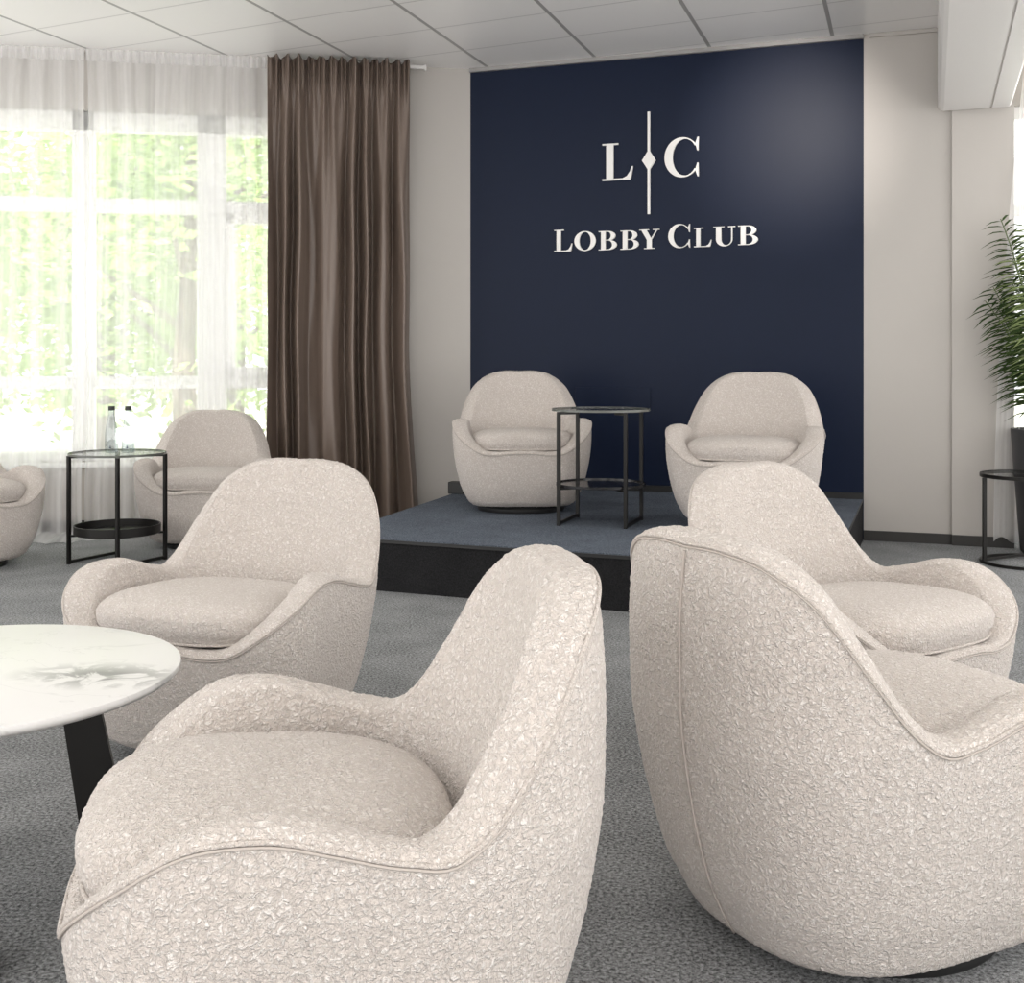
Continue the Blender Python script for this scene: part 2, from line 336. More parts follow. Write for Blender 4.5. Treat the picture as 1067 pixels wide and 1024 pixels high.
# boxed-in beam along the ceiling, in front of the pilaster
bt0 = navy_at(977, 300)[0]; bt1 = navy_at(1053, 300)[0]; BZ = CH+(HZ-114)*6.32/F
bm_ = MB()
prof = [(bt0, CEIL), (bt0, BZ+.02), (bt0+.012, BZ+.004), (bt0+.03, BZ), (bt0+.26, BZ), (bt0+.262, BZ+.008), (bt0+.270, BZ+.008), (bt0+.272, BZ), (bt1-.01, BZ), (bt1, BZ+.012), (bt1, CEIL)]
vs = [bpos(t, z, .056) for t, z in prof]+[bpos(t, z, 7.0) for t, z in prof]; n = len(prof)
bm_.add(vs, [tuple(range(n)), tuple(range(2*n-1, n-1, -1))]+[(i, (i+1) % n, (i+1) % n+n, i+n) for i in range(n)])
struct(bm_.build('ceiling_beam', M['white_trim']))

# stage
front_a = Vector((-.584, 5.118, 0)); front_b = Vector((.424, 4.697, 0)); fd = (front_b-front_a).normalized()
le_a = Vector((-.644, 5.765, 0)); led = (Vector((-.360, 6.768, 0))-le_a).normalized()
def isect(p, d, q, e):
    den = d.x*e.y-d.y*e.x; t = ((q.x-p.x)*e.y-(q.y-p.y)*e.x)/den; return p+d*t
c_fl = isect(front_a, fd, le_a, led); c_bl = isect(le_a, led, bpos(0, 0, .002), BD)
c_br = bpos(BLEN-.005, 0, .002); c_fr = isect(front_a, fd, c_br, BN)
sp = [c_fl, c_fr, c_br, c_bl]
ring = [(p.x, p.y) for p in sp]
stage = thing('stage_platform', 'low carpeted corner stage with black riser, in front of the navy wall', 'platform')
rz = slab('riser', ring, 0, STAGE-.018, M['stage_riser']); rz.parent = stage
cen = sum(sp, Vector())/4
lip = [(p.x+(p.x-cen.x)*.006, p.y+(p.y-cen.y)*.006) for p in sp[:2]]+[(sp[2].x, sp[2].y), (sp[3].x, sp[3].y)]
e = slab('edge_strip', lip, STAGE-.018, STAGE-.004, M['black_plastic']); e.parent = stage
tp = slab('carpet_top', ring, STAGE-.004, STAGE, M['stage_carpet']); tp.parent = stage

# black skirting end on the stage, built as a small box
p = on_z(476, 515, STAGE); m = MB(); m.box((p.x+.005, p.y+.05, STAGE+.034), (.10, .07, .068), BANG, .004)
tag(m.build('skirting_end', M['black_plastic']), 'small black box-shaped skirting end on the stage behind the left stage armchair', 'box')

# flush hatch in the navy wall
t0, z0 = navy_at(600, 424); t1, z1 = navy_at(678, 404); m = MB(); c = bpos((t0+t1)/2, (z0+z1)/2, .004); m.box(c, (t1-t0, .008, z1-z0), BANG, .002)
tag(m.build('wall_panel', M['navy']), 'flush navy panel low on the navy wall behind the stage table', 'panel')

# ------------------------------------------------------------------ lettering
def ring_piece(b, fo, fi, a0, a1, n=40):
    vs = []; fs = []
    for i in range(n+1):
        a = math.radians(a0+(a1-a0)*i/n); vs += [fo(a), fi(a)]
    for i in range(n): fs.append((2*i, 2*i+1, 2*i+3, 2*i+2))
    b.append((vs, fs))
def poly(b, pts): b.append((pts, [tuple(range(len(pts)))]))
def ell(cx, cy, rx, ry): return lambda a: (cx+rx*math.cos(a), cy+ry*math.sin(a))
def glyph(ch):
    b = []
    if ch == 'L':
        poly(b, [(.13, .03), (.36, .03), (.36, .97), (.13, .97)]); poly(b, [(0, .96), (.52, .96), (.52, 1), (0, 1)])
        poly(b, [(0, 0), (.90, 0), (.90, .045), (0, .045)]); poly(b, [(.66, .045), (.90, .045), (.935, .045+.0), (1, .36), (.955, .36), (.90, .22), (.80, .10)]); poly(b, [(.90, 0), (.935, .045), (.90, .045)])
    elif ch == 'C':
        ring_piece(b, ell(.52, .5, .52, .53), ell(.60, .5, .36, .485), 38, 322, 60)
        poly(b, [(.955, .66), (.99, .66), (1, 1.02), (.965, 1.02), (.90, .86)]); poly(b, [(.955, .34), (.90, .14), (.965, -.02), (1, -.02), (.99, .34)])
    elif ch == 'O':
        ring_piece(b, ell(.5, .5, .5, .525), ell(.5, .5, .27, .48), 0, 360, 72)
    elif ch == 'B':
        poly(b, [(.13, .03), (.38, .03), (.38, .97), (.13, .97)]); poly(b, [(0, .96), (.5, .96), (.5, 1), (0, 1)]); poly(b, [(0, 0), (.5, 0), (.5, .04), (0, .04)]); poly(b, [(.3, .50), (.55, .50), (.55, .54), (.3, .54)])
        ring_piece(b, ell(.5, .75, .42, .25), ell(.48, .75, .19, .21), -90, 90, 24); ring_piece(b, ell(.5, .265, .50, .265), ell(.5, .27, .24, .23), -90, 90, 24)
    elif ch == 'Y':
        poly(b, [(.10, .97), (.36, .97), (.62, .47), (.62, .03), (.38, .03), (.38, .46)]); poly(b, [(.56, .50), (.60, .44), (.90, .97), (.85, .97)])
        poly(b, [(0, .96), (.48, .96), (.48, 1), (0, 1)]); poly(b, [(.68, .96), (1, .96), (1, 1), (.68, 1)]); poly(b, [(.24, 0), (.76, 0), (.76, .04), (.24, .04)])
    elif ch == 'U':
        poly(b, [(.12, .97), (.12, .34), (.36, .34), (.36, .97)]); poly(b, [(.82, .97), (.82, .34), (.875, .34), (.875, .97)])
        ring_piece(b, ell(.4975, .34, .3775, .36), ell(.59, .34, .23, .30), 180, 360, 32)
        poly(b, [(0, .96), (.5, .96), (.5, 1), (0, 1)]); poly(b, [(.68, .96), (1, .96), (1, 1), (.68, 1)])
    return b
def letter(ch, x0, x1, ytop, ybase, parent, name='letter'):
    zx = lambda X, Y: (570+X/4.639, 105+Y/4.639)
    pc = zx((x0+x1)/2, 0)[0]
    ta = navy_at(zx(x0, 0)[0], 200)[0]; tb = navy_at(zx(x1, 0)[0], 200)[0]
    zt = navy_at(pc, zx(0, ytop)[1])[1]; zb = navy_at(pc, zx(0, ybase)[1])[1]
    mb = MB(); th = .014
    for vs, fs in glyph(ch):
        n = len(vs); P = [bpos(ta+(tb-ta)*x, zb+(zt-zb)*y, .001) for x, y in vs]; Q = [p+BN*th for p in P]
        cnt = {}
        for f in fs:
            for i in range(len(f)): k = (f[i], f[(i+1) % len(f)]); cnt[tuple(sorted(k))] = cnt.get(tuple(sorted(k)), 0)+1
        F_ = [tuple(i+n for i in f) for f in fs]+[tuple(reversed(f)) for f in fs]+[(a, b_, b_+n, a+n) for (a, b_), c_ in cnt.items() if c_ == 1]
        mb.add(P+Q, F_)
    return mb.build(name, M['letter'], parent)
mono = thing('monogram_sign', 'white L and C monogram split by a line with a diamond, on the navy wall', 'sign', bpos(1.0, 1.9))
words = thing('name_sign', 'white serif lettering LOBBY CLUB on the navy wall under the monogram', 'sign', bpos(1.0, 1.55))
def keep(o): o.matrix_parent_inverse = Matrix.Translation(o.parent.location).inverted(); return o
keep(letter('L', 270, 418, 207, 385, mono)); keep(letter('C', 570, 735, 184, 366, mono))
dv = MB(); tl = navy_at(570+494/4.639, 200)[0]; zt = navy_at(676.5, 105+55/4.639)[1]; zb = navy_at(676.5, 105+548/4.639)[1]; w = .0075
hd = (navy_at(570+528/4.639, 200)[0]-navy_at(570+462/4.639, 200)[0])/2; zd0 = navy_at(676.5, 105+340/4.639)[1]; zd1 = navy_at(676.5, 105+238/4.639)[1]; zm = (zd0+zd1)/2
out_ = [(tl-w, zb), (tl+w, zb), (tl+w, zd0+.01), (tl+hd, zm), (tl+w, zd1-.01), (tl+w, zt), (tl-w, zt), (tl-w, zd1-.01), (tl-hd, zm), (tl-w, zd0+.01)]
vs = [bpos(t, z, .001) for t, z in out_]+[bpos(t, z, .015) for t, z in out_]; n = len(out_)
dv.add(vs, [tuple(range(n)), tuple(range(2*n-1, n-1, -1))]+[(i, (i+1) % n, (i+1) % n+n, i+n) for i in range(n)])
keep(dv.build('divider', M['letter'], mono))
for ch, a, b_, y0, y1 in (('L', 38, 125, 624, 729), ('O', 135, 238, 633, 724), ('B', 252, 340, 630, 722), ('B', 357, 445, 627, 719), ('Y', 448, 545, 622, 716), ('C', 588, 693, 600, 709), ('L', 712, 797, 614, 707), ('U', 806, 911, 608, 702), ('B', 925, 1021, 603, 697)):
    keep(letter(ch, a, b_, y0, y1, words))

# ------------------------------------------------------------------ the armchair
def hermite(xs, ys, x):
    xs = np.asarray(xs, float); ys = np.asarray(ys, float); d = np.gradient(ys, xs)
    i = np.clip(np.searchsorted(xs, x)-1, 0, len(xs)-2); h = xs[i+1]-xs[i]; t = np.clip((x-xs[i])/h, 0, 1)
    return (2*t**3-3*t**2+1)*ys[i]+(t**3-2*t**2+t)*h*d[i]+(-2*t**3+3*t**2)*ys[i+1]+(t**3-t**2)*h*d[i+1]
PHI = [0, 12, 25, 36, 46, 55, 63, 72, 85, 100, 113, 124, 134, 144, 156, 168, 180]
RIM = [1.02, 1.022, .9543, .7643, .4198, .1107, -.0294, -.0108, .0656, .140, .112, -.055, -.235, -.40, -.44, -.415, -.41]
ZL = [.035, .05, .08, .12, .18, .25, .33, .40, .48, .56, .66, .78]
SB = [.7005, .7265, .7643, .8125, .8579, .8996, .9356, .9579, .964, .9655, .9494, .9121]
SF = [.7262, .7943, .8601, .922, .9776, 1.0222, 1.0508, 1.0501, 1.0294, 1.01, .989, .967]
CA, CB, CF, NB, NF, TOP, ARM = .3586, .4284, .293, 2.8012, 3.5, .7087, .4352
def rim_h(ph):
    r = hermite(PHI, RIM, np.abs(ph)); return ARM+np.where(r > 0, r*(TOP-ARM), r*.265)
def rho(ph):
    a = np.radians(ph); s = np.abs(np.sin(a)); c = np.cos(a); w = np.clip(.5+c*1.2, 0, 1); w = w*w*(3-2*w)
    b = np.where(c > 0, CB, CF); n = NF+(NB-NF)*w; return ((s/CA)**n+(np.abs(c)/b)**n)**(-1/n)
def smooth01(x): x = np.clip(x, 0, 1); return x*x*(3-2*x)
def chair_shell(nphi, nv):
    ph = np.linspace(-180, 180, nphi, endpoint=False); R = rim_h(ph); rh = rho(ph); D = .015
    wf = smooth01(-np.cos(np.radians(ph))/.7); rows = []
    prof = lambda z: hermite(ZL, SB, z)*(1-wf)+hermite(ZL, SF, z)*wf
    z0 = ZL[0]
    for k in range(5): rows.append((rh*prof(np.full_like(ph, z0))*(.25+.75*k/5), np.full_like(ph, z0-.004*(1-k/5))))
    for k in range(nv+1):
        z = z0+(R-D-z0)*(k/nv)**1.0; rows.append((rh*prof(z), z))
    ro = rows[-1][0]; seam = len(rows)-1
    T = .080-.025*smooth01((np.abs(ph)-125)/30)
    nr = max(8, nv//4)
    for k in range(1, nr+1):
        al = PI*k/nr; rows.append((ro-T/2*(1-np.cos(al)), R-D+D*np.sin(al)))
    # inside: from the rim down to the deck under the cushion
    deck = .305; ab = np.abs(ph)
    rb = hermite([0, 30, 55, 75, 100, 130, 150, 180], [.205, .222, .255, .272, .272, .270, .262, .25], ab)
    rt = rows[-1][0]; zt = R-D; rb = np.minimum(rb, rt-.004); dk = np.minimum(deck, zt-.004)
    ni = nv*2//3
    for k in range(1, ni+1):
        t = k/ni; q = 1-(1-t)**1.0
        bulge = .030*np.sin(PI*t)*smooth01((60-ab)/40)
        rr = rt+(rb-rt)*(t**.85) - bulge*0 ; rows.append((rr+bulge*.6, zt+(dk-zt)*q))
    for k in range(1, 6): rows.append((rb*(1-k/5*.98), dk*(1-k/5)+deck*(k/5)))
    s, c = np.sin(np.radians(ph)), np.cos(np.radians(ph))
    V = np.stack([np.stack([r*s, r*c, z*np.ones_like(r)], -1) for r, z in rows]); return V*.995, seam
def grid_faces(nr, n):
    i = np.arange(nr-1)[:, None]*n; j = np.arange(n)[None]; k = (np.arange(n)+1) % n
    return np.stack([i+j, i+n+j, i+n+k[None], i+k[None]], -1).reshape(-1, 4)
def mesh_np(name, V, faces, mat, parent, extra=None):
    me = bpy.data.meshes.new(name); nv = len(V); fl = faces.tolist()+(extra or [])
    me.from_pydata(V.tolist(), [], fl); me.polygons.foreach_set('use_smooth', [True]*len(fl)); me.materials.append(mat); me.update()
    o = bpy.data.objects.new(name, me); C.objects.link(o); o.parent = parent; return o
def vnormals(G):                              # normals of a (rows, n, 3) grid, wrapping in n
    du = np.roll(G, -1, 1)-np.roll(G, 1, 1); dv = np.gradient(G, axis=0); n = np.cross(du, dv); l = np.linalg.norm(n, axis=-1, keepdims=True); return n/np.maximum(l, 1e-9)
def nubs(P, amp, f):
    out = np.empty(len(P))
    for i, p in enumerate(P.tolist()):
        q = Vector(p)*f; w = noise.noise_vector(q*.8); d = noise.voronoi(q+w*.5)[0]; out[i] = (d[1]-d[0])
    return out*amp
def make_chair():
    t = thing('swivel_armchair', '', 'armchair')
    G, seam = chair_shell(420, 110); Nn = vnormals(G); P = G.reshape(-1, 3); Nf = Nn.reshape(-1, 3)
    if (Nf*np.concatenate([P[:, :2], P[:, 2:]*0], 1)).sum(1)[5*420+50] < 0: Nf = -Nf
    rows = len(G); d = nubs(P, .0032, 95.)
    P = P+Nf*(d[:, None]-.001)
    n = 420; mesh_np('shell', P, grid_faces(rows, n), M['boucle'], t, [tuple(range(n)), tuple((rows-1)*n+i for i in range(n-1, -1, -1))])
    ring = G[seam]; nr = Nn[seam]
    if (nr[:, :2]*ring[:, :2]).sum() < 0: nr = -nr
    pts = (ring+nr*.0015)[::2]; m = MB(); m.tube(pts, .0032, 8, True); m.build('piping', M['seam'], t, True)
    pts2 = (ring+nr*.0018-np.array([0, 0, .0055]))[::2]; m = MB(); m.tube(pts2, .0022, 6, True); m.build('seam_line', M['seam_dark'], t, True)
    # upright seam down the middle of the back
    col = G[5:seam+1, 210]; m = MB(); m.tube([Vector(p)+Vector((0, .0015, 0)) for p in col[::3]], .0024, 6); m.build('back_seam', M['seam_dark'], t, True)
    # cushion
    nph = 260; ph = np.linspace(0, 2*PI, nph, endpoint=False); rowsC = []
    hw, yf, yb, zc, hh = .264, -.300, .205, .360, .064
    yc = (yf+yb)/2; ly = (yb-yf)/2
    cs, sn = np.cos(ph), np.sin(ph); nn = np.where(sn < 0, 3.0, 2.6)
    rp = ((np.abs(cs)/hw)**nn+(np.abs(sn)/ly)**nn)**(-1/nn)
    nb = 56
    for k in range(nb+1):
        be = -PI/2+PI*k/nb; sc = max(.012, abs(math.cos(be))**.37); zz = math.copysign(abs(math.sin(be))**.85, be)
        if be > 0: z = zc+hh*zz*.70+.018*(1-sc**3)
        else: z = zc-hh*.86*abs(math.sin(be))**.6
        inner = max(0, 1-sc)
        rowsC.append(np.stack([rp*cs*sc, yc+rp*sn*sc, z-(.012*np.clip(rp*sn*sc/ly, -1, 1) if be > -.4 else 0*rp)], -1))
    Gc = np.array(rowsC); Nc = vnormals(Gc); Pc = Gc.reshape(-1, 3); Nf = Nc.reshape(-1, 3)
    mid = (nb//2)*nph
    if (Nf[mid]*(Pc[mid]-np.array([0, yc, zc]))).sum() < 0: Nf = -Nf
    Pc = Pc+Nf*(nubs(Pc, .0032, 95.)[:, None]-.001)
    cu = mesh_np('seat_cushion', Pc, grid_faces(nb+1, nph), M['boucle'], t, [tuple(range(nph)), tuple(nb*nph+i for i in range(nph-1, -1, -1))])
    kp = int(nb*.36); rr = Gc[kp]; ctr = np.array([0, yc, 0]); rr2 = rr+(rr-ctr)*np.array([.006, .006, 0]); m = MB(); m.tube(rr2[::2], .0034, 8, True); m.build('piping', M['seam'], cu, True)
    m = MB(); m.lathe([(.18, 0), (.222, 0), (.226, .006), (.226, .020), (.215, .028), (.16, .0355), (.02, .0355)], n=64); sharp(m.build('swivel_base', M['black_plastic'], t))
    return t
chair = make_chair()
rad = math.radians
spots = [
 (-.2905, 1.676, 0, -79.3, 'cream boucle armchair in the foreground facing the white marble table'),
 (.6386, 2.128, 0, 117.9, 'cream boucle armchair at front right seen from behind, its back to us'),
 (-.742, 3.080, 0, -20.7, 'cream boucle armchair behind the marble table, its left arm towards the stage'),
 (.870, 2.998, 0, 36.5, 'cream boucle armchair behind the one seen from behind, facing right'),
 (.0477, 6.138, STAGE, 1.3, 'cream boucle armchair on the stage, left of the stage table'),
 (1.093, 5.498, STAGE, -19.3, 'cream boucle armchair on the stage, right of the stage table'),
 (-1.655, 6.42, 0, 7., 'cream boucle armchair by the sheer curtain, right of the table with bottles'),
 (-2.68, 5.72, 0, 48., 'cream boucle armchair cut by the left photo edge, left of the table with bottles'),
]
for i, (x, y, z, r, lab) in enumerate(spots):
    o = chair if i == 0 else copy_tree(chair)
    o.location = (x, y, z); o.rotation_euler = (0, 0, rad(r)); tag(o, lab, 'armchair', 'cream swivel armchairs')

# ------------------------------------------------------------------ side tables
def side_table(x, y, z, rz, name_label, shelf_kind):
    t = thing('side_table', name_label, 'table', (x, y, z), rz, 'round black side tables')
    H_, r = .540, .229; q = r*.985
    m = MB(); m.lathe([(r-.004, H_-.009), (r, H_-.007), (r, H_-.002), (r-.002, H_), (.01, H_)], n=72); m.build('glass_top', M['table_glass'], t)
    m = MB(); m.lathe([(r, H_-.010), (r+.004, H_-.010), (r+.004, H_+.001), (r, H_+.001), (r, H_-.010)], n=72, caps=False); sharp(m.build('top_rim', M['rim_glass'], t))
    cor = [(q*math.cos(a), q*math.sin(a)) for a in (PI/4, 3*PI/4, 5*PI/4, 7*PI/4)]
    for (cx, cy) in cor:
        m = MB(); m.bar((cx, cy, 0), (cx, cy, H_-.012), .016, .016); m.bar((cx, cy, H_-.018), (cx*.62, cy*.62, H_-.018), .016, .012); m.build('leg', M['black'], t)
    for i, j in ((0, 1), (2, 3)):
        m = MB(); m.bar((*cor[i], .012), (*cor[j], .012), .014, .014); m.build('foot_bar', M['black'], t)
    if shelf_kind == 'tray':
        rt = r*.90
        m = MB(); m.lathe([(.01, .142), (rt-.004, .142), (rt, .146), (rt, .186), (rt-.006, .186), (rt-.006, .150), (.01, .150)], n=72); sharp(m.build('tray', M['black'], t))
        m = MB(); m.bar((*cor[0], .137), (*cor[2], .137), .014, .01); m.bar((*cor[1], .137), (*cor[3], .137), .014, .0098); m.build('tray_support', M['black'], t)
    else:
        rt = r*.93
        m = MB(); m.lathe([(.01, .176), (rt-.003, .176), (rt, .178), (rt, .190), (rt-.004, .190), (rt-.004, .184), (.01, .184)], n=72); sharp(m.build('shelf', plain('dark_glossy_shelf', (.02, .02, .022), .12), t))
        m = MB(); m.bar((*cor[0], .171), (*cor[2], .171), .014, .01); m.bar((*cor[1], .171), (*cor[3], .171), .014, .0098); m.build('shelf_support', M['black'], t)
    return t
side_table(.420, 5.605, STAGE, rad(25.8-45+90), 'round black side table between the two stage armchairs', 'shelf')
side_table(-1.948, 5.85, 0, rad(45+18.4), 'round glass-topped black side table with two bottles, by the sheer curtain', 'tray')
# table by the plant
t = thing('plant_side_table', 'low round glass-topped black table in front of the potted palm', 'table', (2.53, 5.80, 0))
r = .222; Ht = .4386
m = MB(); m.lathe([(.01, Ht-.008), (r-.003, Ht-.008), (r, Ht-.006), (r, Ht-.001), (.01, Ht)], n=72); m.build('glass_top', M['table_glass'], t)
def hoop(z, rr, h, th): m = MB(); m.lathe([(rr-th, z), (rr, z), (rr, z+h), (rr-th, z+h), (rr-th, z)], n=80, caps=False); return m
sharp(hoop(Ht-.017, r+.003, .0175, .012).build('top_ring', M['black'], t)); sharp(hoop(0, r+.003, .014, .014).build('foot_ring', M['black'], t))
for a in (180, 60, -60): m = MB(); m.bar((r*.975*math.cos(rad(a)), r*.975*math.sin(rad(a)), .01), (r*.975*math.cos(rad(a)), r*.975*math.sin(rad(a)), Ht-.02), .02, .016); m.build('leg', M['black'], t)
m = MB(); m.bar((-r*.97, 0, .018), (r*.48, r*.84, .018), .014, .012); m.build('foot_bar', M['black'], t)

# bottles
def bottle(px, lab):
    x = (px-CX)/F*5.84; t = thing('water_bottle', lab, 'bottle', (x, 5.84, .5405), 0, 'glass water bottles')
    prof = [(.012, 0), (.029, 0), (.0315, .004), (.0315, .075), (.030, .098), (.0245, .135), (.0165, .172), (.0135, .188), (.0135, .212)]
    m = MB(); m.lathe(prof, n=40); sharp(m.build('glass_body', M['bottle_glass'], t), 60)
    m = MB(); m.lathe([(.0145, .207), (.0155, .208), (.0155, .226), (.0145, .228)], n=32); sharp(m.build('cap', M['black_plastic'], t))
    m = MB(); a0 = rad(-82)
    pr = [(-.0045, 0), (.0045, 0), (.0045, .006), (.0015, .008), (.002, .013), (0, .016), (-.002, .013), (-.0015, .008), (-.0045, .006)]
    m.add([(.0319*math.cos(a0+u/.0319), .0319*math.sin(a0+u/.0319), .022+v) for u, v in pr], [tuple(range(len(pr)))]); m.build('printed_mark', M['mark'], t)
bottle(116.2, 'clear glass water bottle with black cap, left of the pair on the side table')
bottle(133.6, 'clear glass water bottle with black cap, right of the pair on the side table')

# ------------------------------------------------------------------ marble coffee table
t = thing('coffee_table', 'round white marble coffee table with black blade legs at left foreground', 'table', (-1.010, 2.16, 0))
Hm, rm = .427, .392
m = MB(); m.lathe([(.02, Hm-.020), (rm-.012, Hm-.020), (rm-.002, Hm-.012), (rm, Hm-.006), (rm-.001, Hm-.001), (rm-.004, Hm), (.02, Hm)], n=128); sharp(m.build('marble_top', M['marble'], t), 50)
m = MB(); m.lathe([(.02, Hm-.030), (.17, Hm-.030), (.17, Hm-.0205), (.02, Hm-.0205)], n=64); sharp(m.build('mounting_plate', M['black'], t))
for a in (15, -57, 195, 123):
    c, s = math.cos(rad(a)), math.sin(rad(a)); m = MB(); vs = []
    for r0, r1, z in ((.012, .235, Hm-.026), (.012, .318, .0)):
        for rr, sd in ((r0, -1), (r1, -1), (r1, 1), (r0, 1)): vs.append((rr*c-sd*.012*s, rr*s+sd*.012*c, z))
    # blade leans out: the inner edge follows the outer one
    for k, rr in ((0, .170), (3, .170), (4, .228), (7, .228)):
        sd = -1 if k in (0, 4) else 1; vs[k] = (rr*c-sd*.012*s, rr*s+sd*.012*c, vs[k][2])
    m.add(vs, [(0, 1, 2, 3), (7, 6, 5, 4), (0, 4, 5, 1), (1, 5, 6, 2), (2, 6, 7, 3), (3, 7, 4, 0)]); m.build('leg', M['black'], t)

# ------------------------------------------------------------------ curtains
def cloth(name, f, nu, nv, mat, parent=None):
    V = []; U = []
    for j in range(nv+1):
        for i in range(nu+1):
            p, uv = f(i/nu, j/nv); V.append(p); U.append(uv)
    Fc = [(j*(nu+1)+i, j*(nu+1)+i+1, (j+1)*(nu+1)+i+1, (j+1)*(nu+1)+i) for j in range(nv) for i in range(nu)]
    return link_mesh(name, V, Fc, mat, parent, True, U)
def wob(x, seed): return noise.noise(Vector((x, seed*3.7, 0)))
def sheer(s0, s1, seed, label, top=CEIL-.008):
    def f(u, v):
        s = s0+(s1-s0)*u; z = top*(1-v/ .93) if v < .93 else 0.
        env = .35+.65*min(1, v*6)
        fold = (math.sin(2*PI*(s*8.5+.55*wob(s*3, seed)))*.016+math.sin(2*PI*(s*19+.5*wob(s*5, seed+1)))*.007+.03*wob(s*1.7, seed+2))*env
        off = .085+fold; low = max(0, (v-.55)/.38); off += .05*min(1, low)**2*(1+1.2*wob(s*2.2, seed+3))
        if v >= .93:
            q = (v-.93)/.07; off += q*(.16+.30*smooth01((s-1.95)/.4)+.10*wob(s*1.3, seed+4)+.03*math.sin(2*PI*s*8.5)); z = .010+.012*abs(wob(s*9+q*4, seed+5))+.02*math.sin(PI*q)*abs(math.sin(2*PI*s*4.2))
        return wpos(s+.02*wob(z*1.5, seed+s), max(z, .006), off), (s+seed*1.3, z)
    o = cloth('sheer_curtain', f, int((s1-s0)*150), 60, M['sheer']); return tag(o, label, 'curtain', 'sheer curtains')
sheer(2.262, 3.75, 1, 'white sheer curtain at the far left of the window, ending at the header gap')
sheer(1.12, 2.252, 2, 'white sheer curtain between the header gap and the brown drape')
def sheer_head(s0, s1, seed):                   # doubled header tape of the sheers
    def f(u, v):
        s = s0+(s1-s0)*u; z = CEIL-.009-.07*v
        return wpos(s, z, .112+.006*math.sin(2*PI*s*26)+.004*wob(s*8, seed)), (s*2+seed, z)
    return cloth('header_tape', f, int((s1-s0)*200), 3, M['sheer'])
for o in [o for o in bpy.data.objects if o.name.startswith('sheer_curtain')]:
    h = sheer_head(2.262, 3.75, 1) if o.name == 'sheer_curtain' else sheer_head(1.12, 2.252, 2); h.parent = o
# curtain track
m = MB(); c = (wpos(.33, 0, .045)+wpos(5, 0, .045))/2; m.box((c.x, c.y, CEIL-.006), (4.67, .03, .012), WANG, .003)
tk = m.build('curtain_track', M['white_trim']); tag(tk, 'white ceiling curtain track above the window, its end cap right of the brown drape', 'curtain track')
m = MB(); c = wpos(.335, CEIL-.03, .11); m.box(c, (.10, .020, .020), WANG, .003); m.box(wpos(.292, CEIL-.032, .11), (.014, .026, .034), WANG, .003); m.build('end_cap', M['white_trim'], tk)
# brown drape
BS0, BS1 = s_at(427, .17), s_at(279, .17)
def drape(u, v):
    top = CEIL-.016; z = top*(1-v)+.012*v; d = top-z
    s = BS0+(BS1-BS0)*u
    k1 = smooth01(d/.35); k2 = smooth01((d-.10)/.9)
    ph = u*7.3+.75*wob(u*4.2+.3, 21)+.16*wob(u*5, 22+z*.3)
    big = math.sin(2*PI*ph); big = math.copysign(abs(big)**.9, big)
    med = math.sin(2*PI*(u*13+.6*wob(u*7, 23)+.1*z))
    small = math.sin(2*PI*(u*27+.5*wob(u*11, 24)))
    off = .170+big*(.016+.044*k2)+med*(.016*(1-.75*k2))+small*.017*(1-k1)
    pinch = math.exp(-((d-.16)/.07)**2)*.5
    off += -pinch*.012*math.cos(2*PI*u*13)
    tz = max(0, (1-z/1.1)); s -= (1-u)**2*.05*tz**1.5*1.2 + 0*(u)
    s += .012*wob(z*1.2, 31+u*5)*k2
    if v == 0: z += .012*math.sin(2*PI*u*13)
    return wpos(s, z, off), (u, z)
dr = cloth('brown_drape', drape, 520, 90, M['satin'])
dr.data.transform(Matrix.Identity(4)); so = dr.modifiers.new('thickness', 'SOLIDIFY'); so.thickness = .003
tag(dr, 'floor-length brown satin drape with pinch-pleat header, between window and navy wall', 'curtain')
# sheer on the right, in the recess beyond the pilaster
def sheer_r(u, v):
    z = 2.52*(1-v)+.05*v
    k = 1-(1-v)**1.8
    a = Vector((2.725, 6.31, 0)).lerp(Vector((2.51, 6.175, 0)), k); q = Vector((max(a.x+.01, 2.685), 6.262-.0*k, 0))
    pts = [a, q, Vector((2.80, 6.46, 0)), Vector((3.15, 6.50, 0)), Vector((3.7, 6.35, 0))]; L = [(pts[i+1]-pts[i]).length for i in range(4)]; d = u*sum(L); i = 0
    while i < 3 and d > L[i]: d -= L[i]; i += 1
    p = pts[i].lerp(pts[i+1], d/L[i])
    w_ = math.sin(2*PI*(u*15+.6*wob(u*8, 41)))*.028+math.sin(2*PI*(u*33+.5*wob(u*13, 42)))*.010
    p = p+BN*(w_*min(1, max(.12, (u-.2)*6)))
    return Vector((p.x, p.y, z+.02*v*math.sin(u*40))), (u*1.6, z)
tag(cloth('sheer_curtain', sheer_r, 240, 50, M['sheer']), 'white sheer curtain behind the potted palm at the right edge', 'curtain', 'sheer curtains')

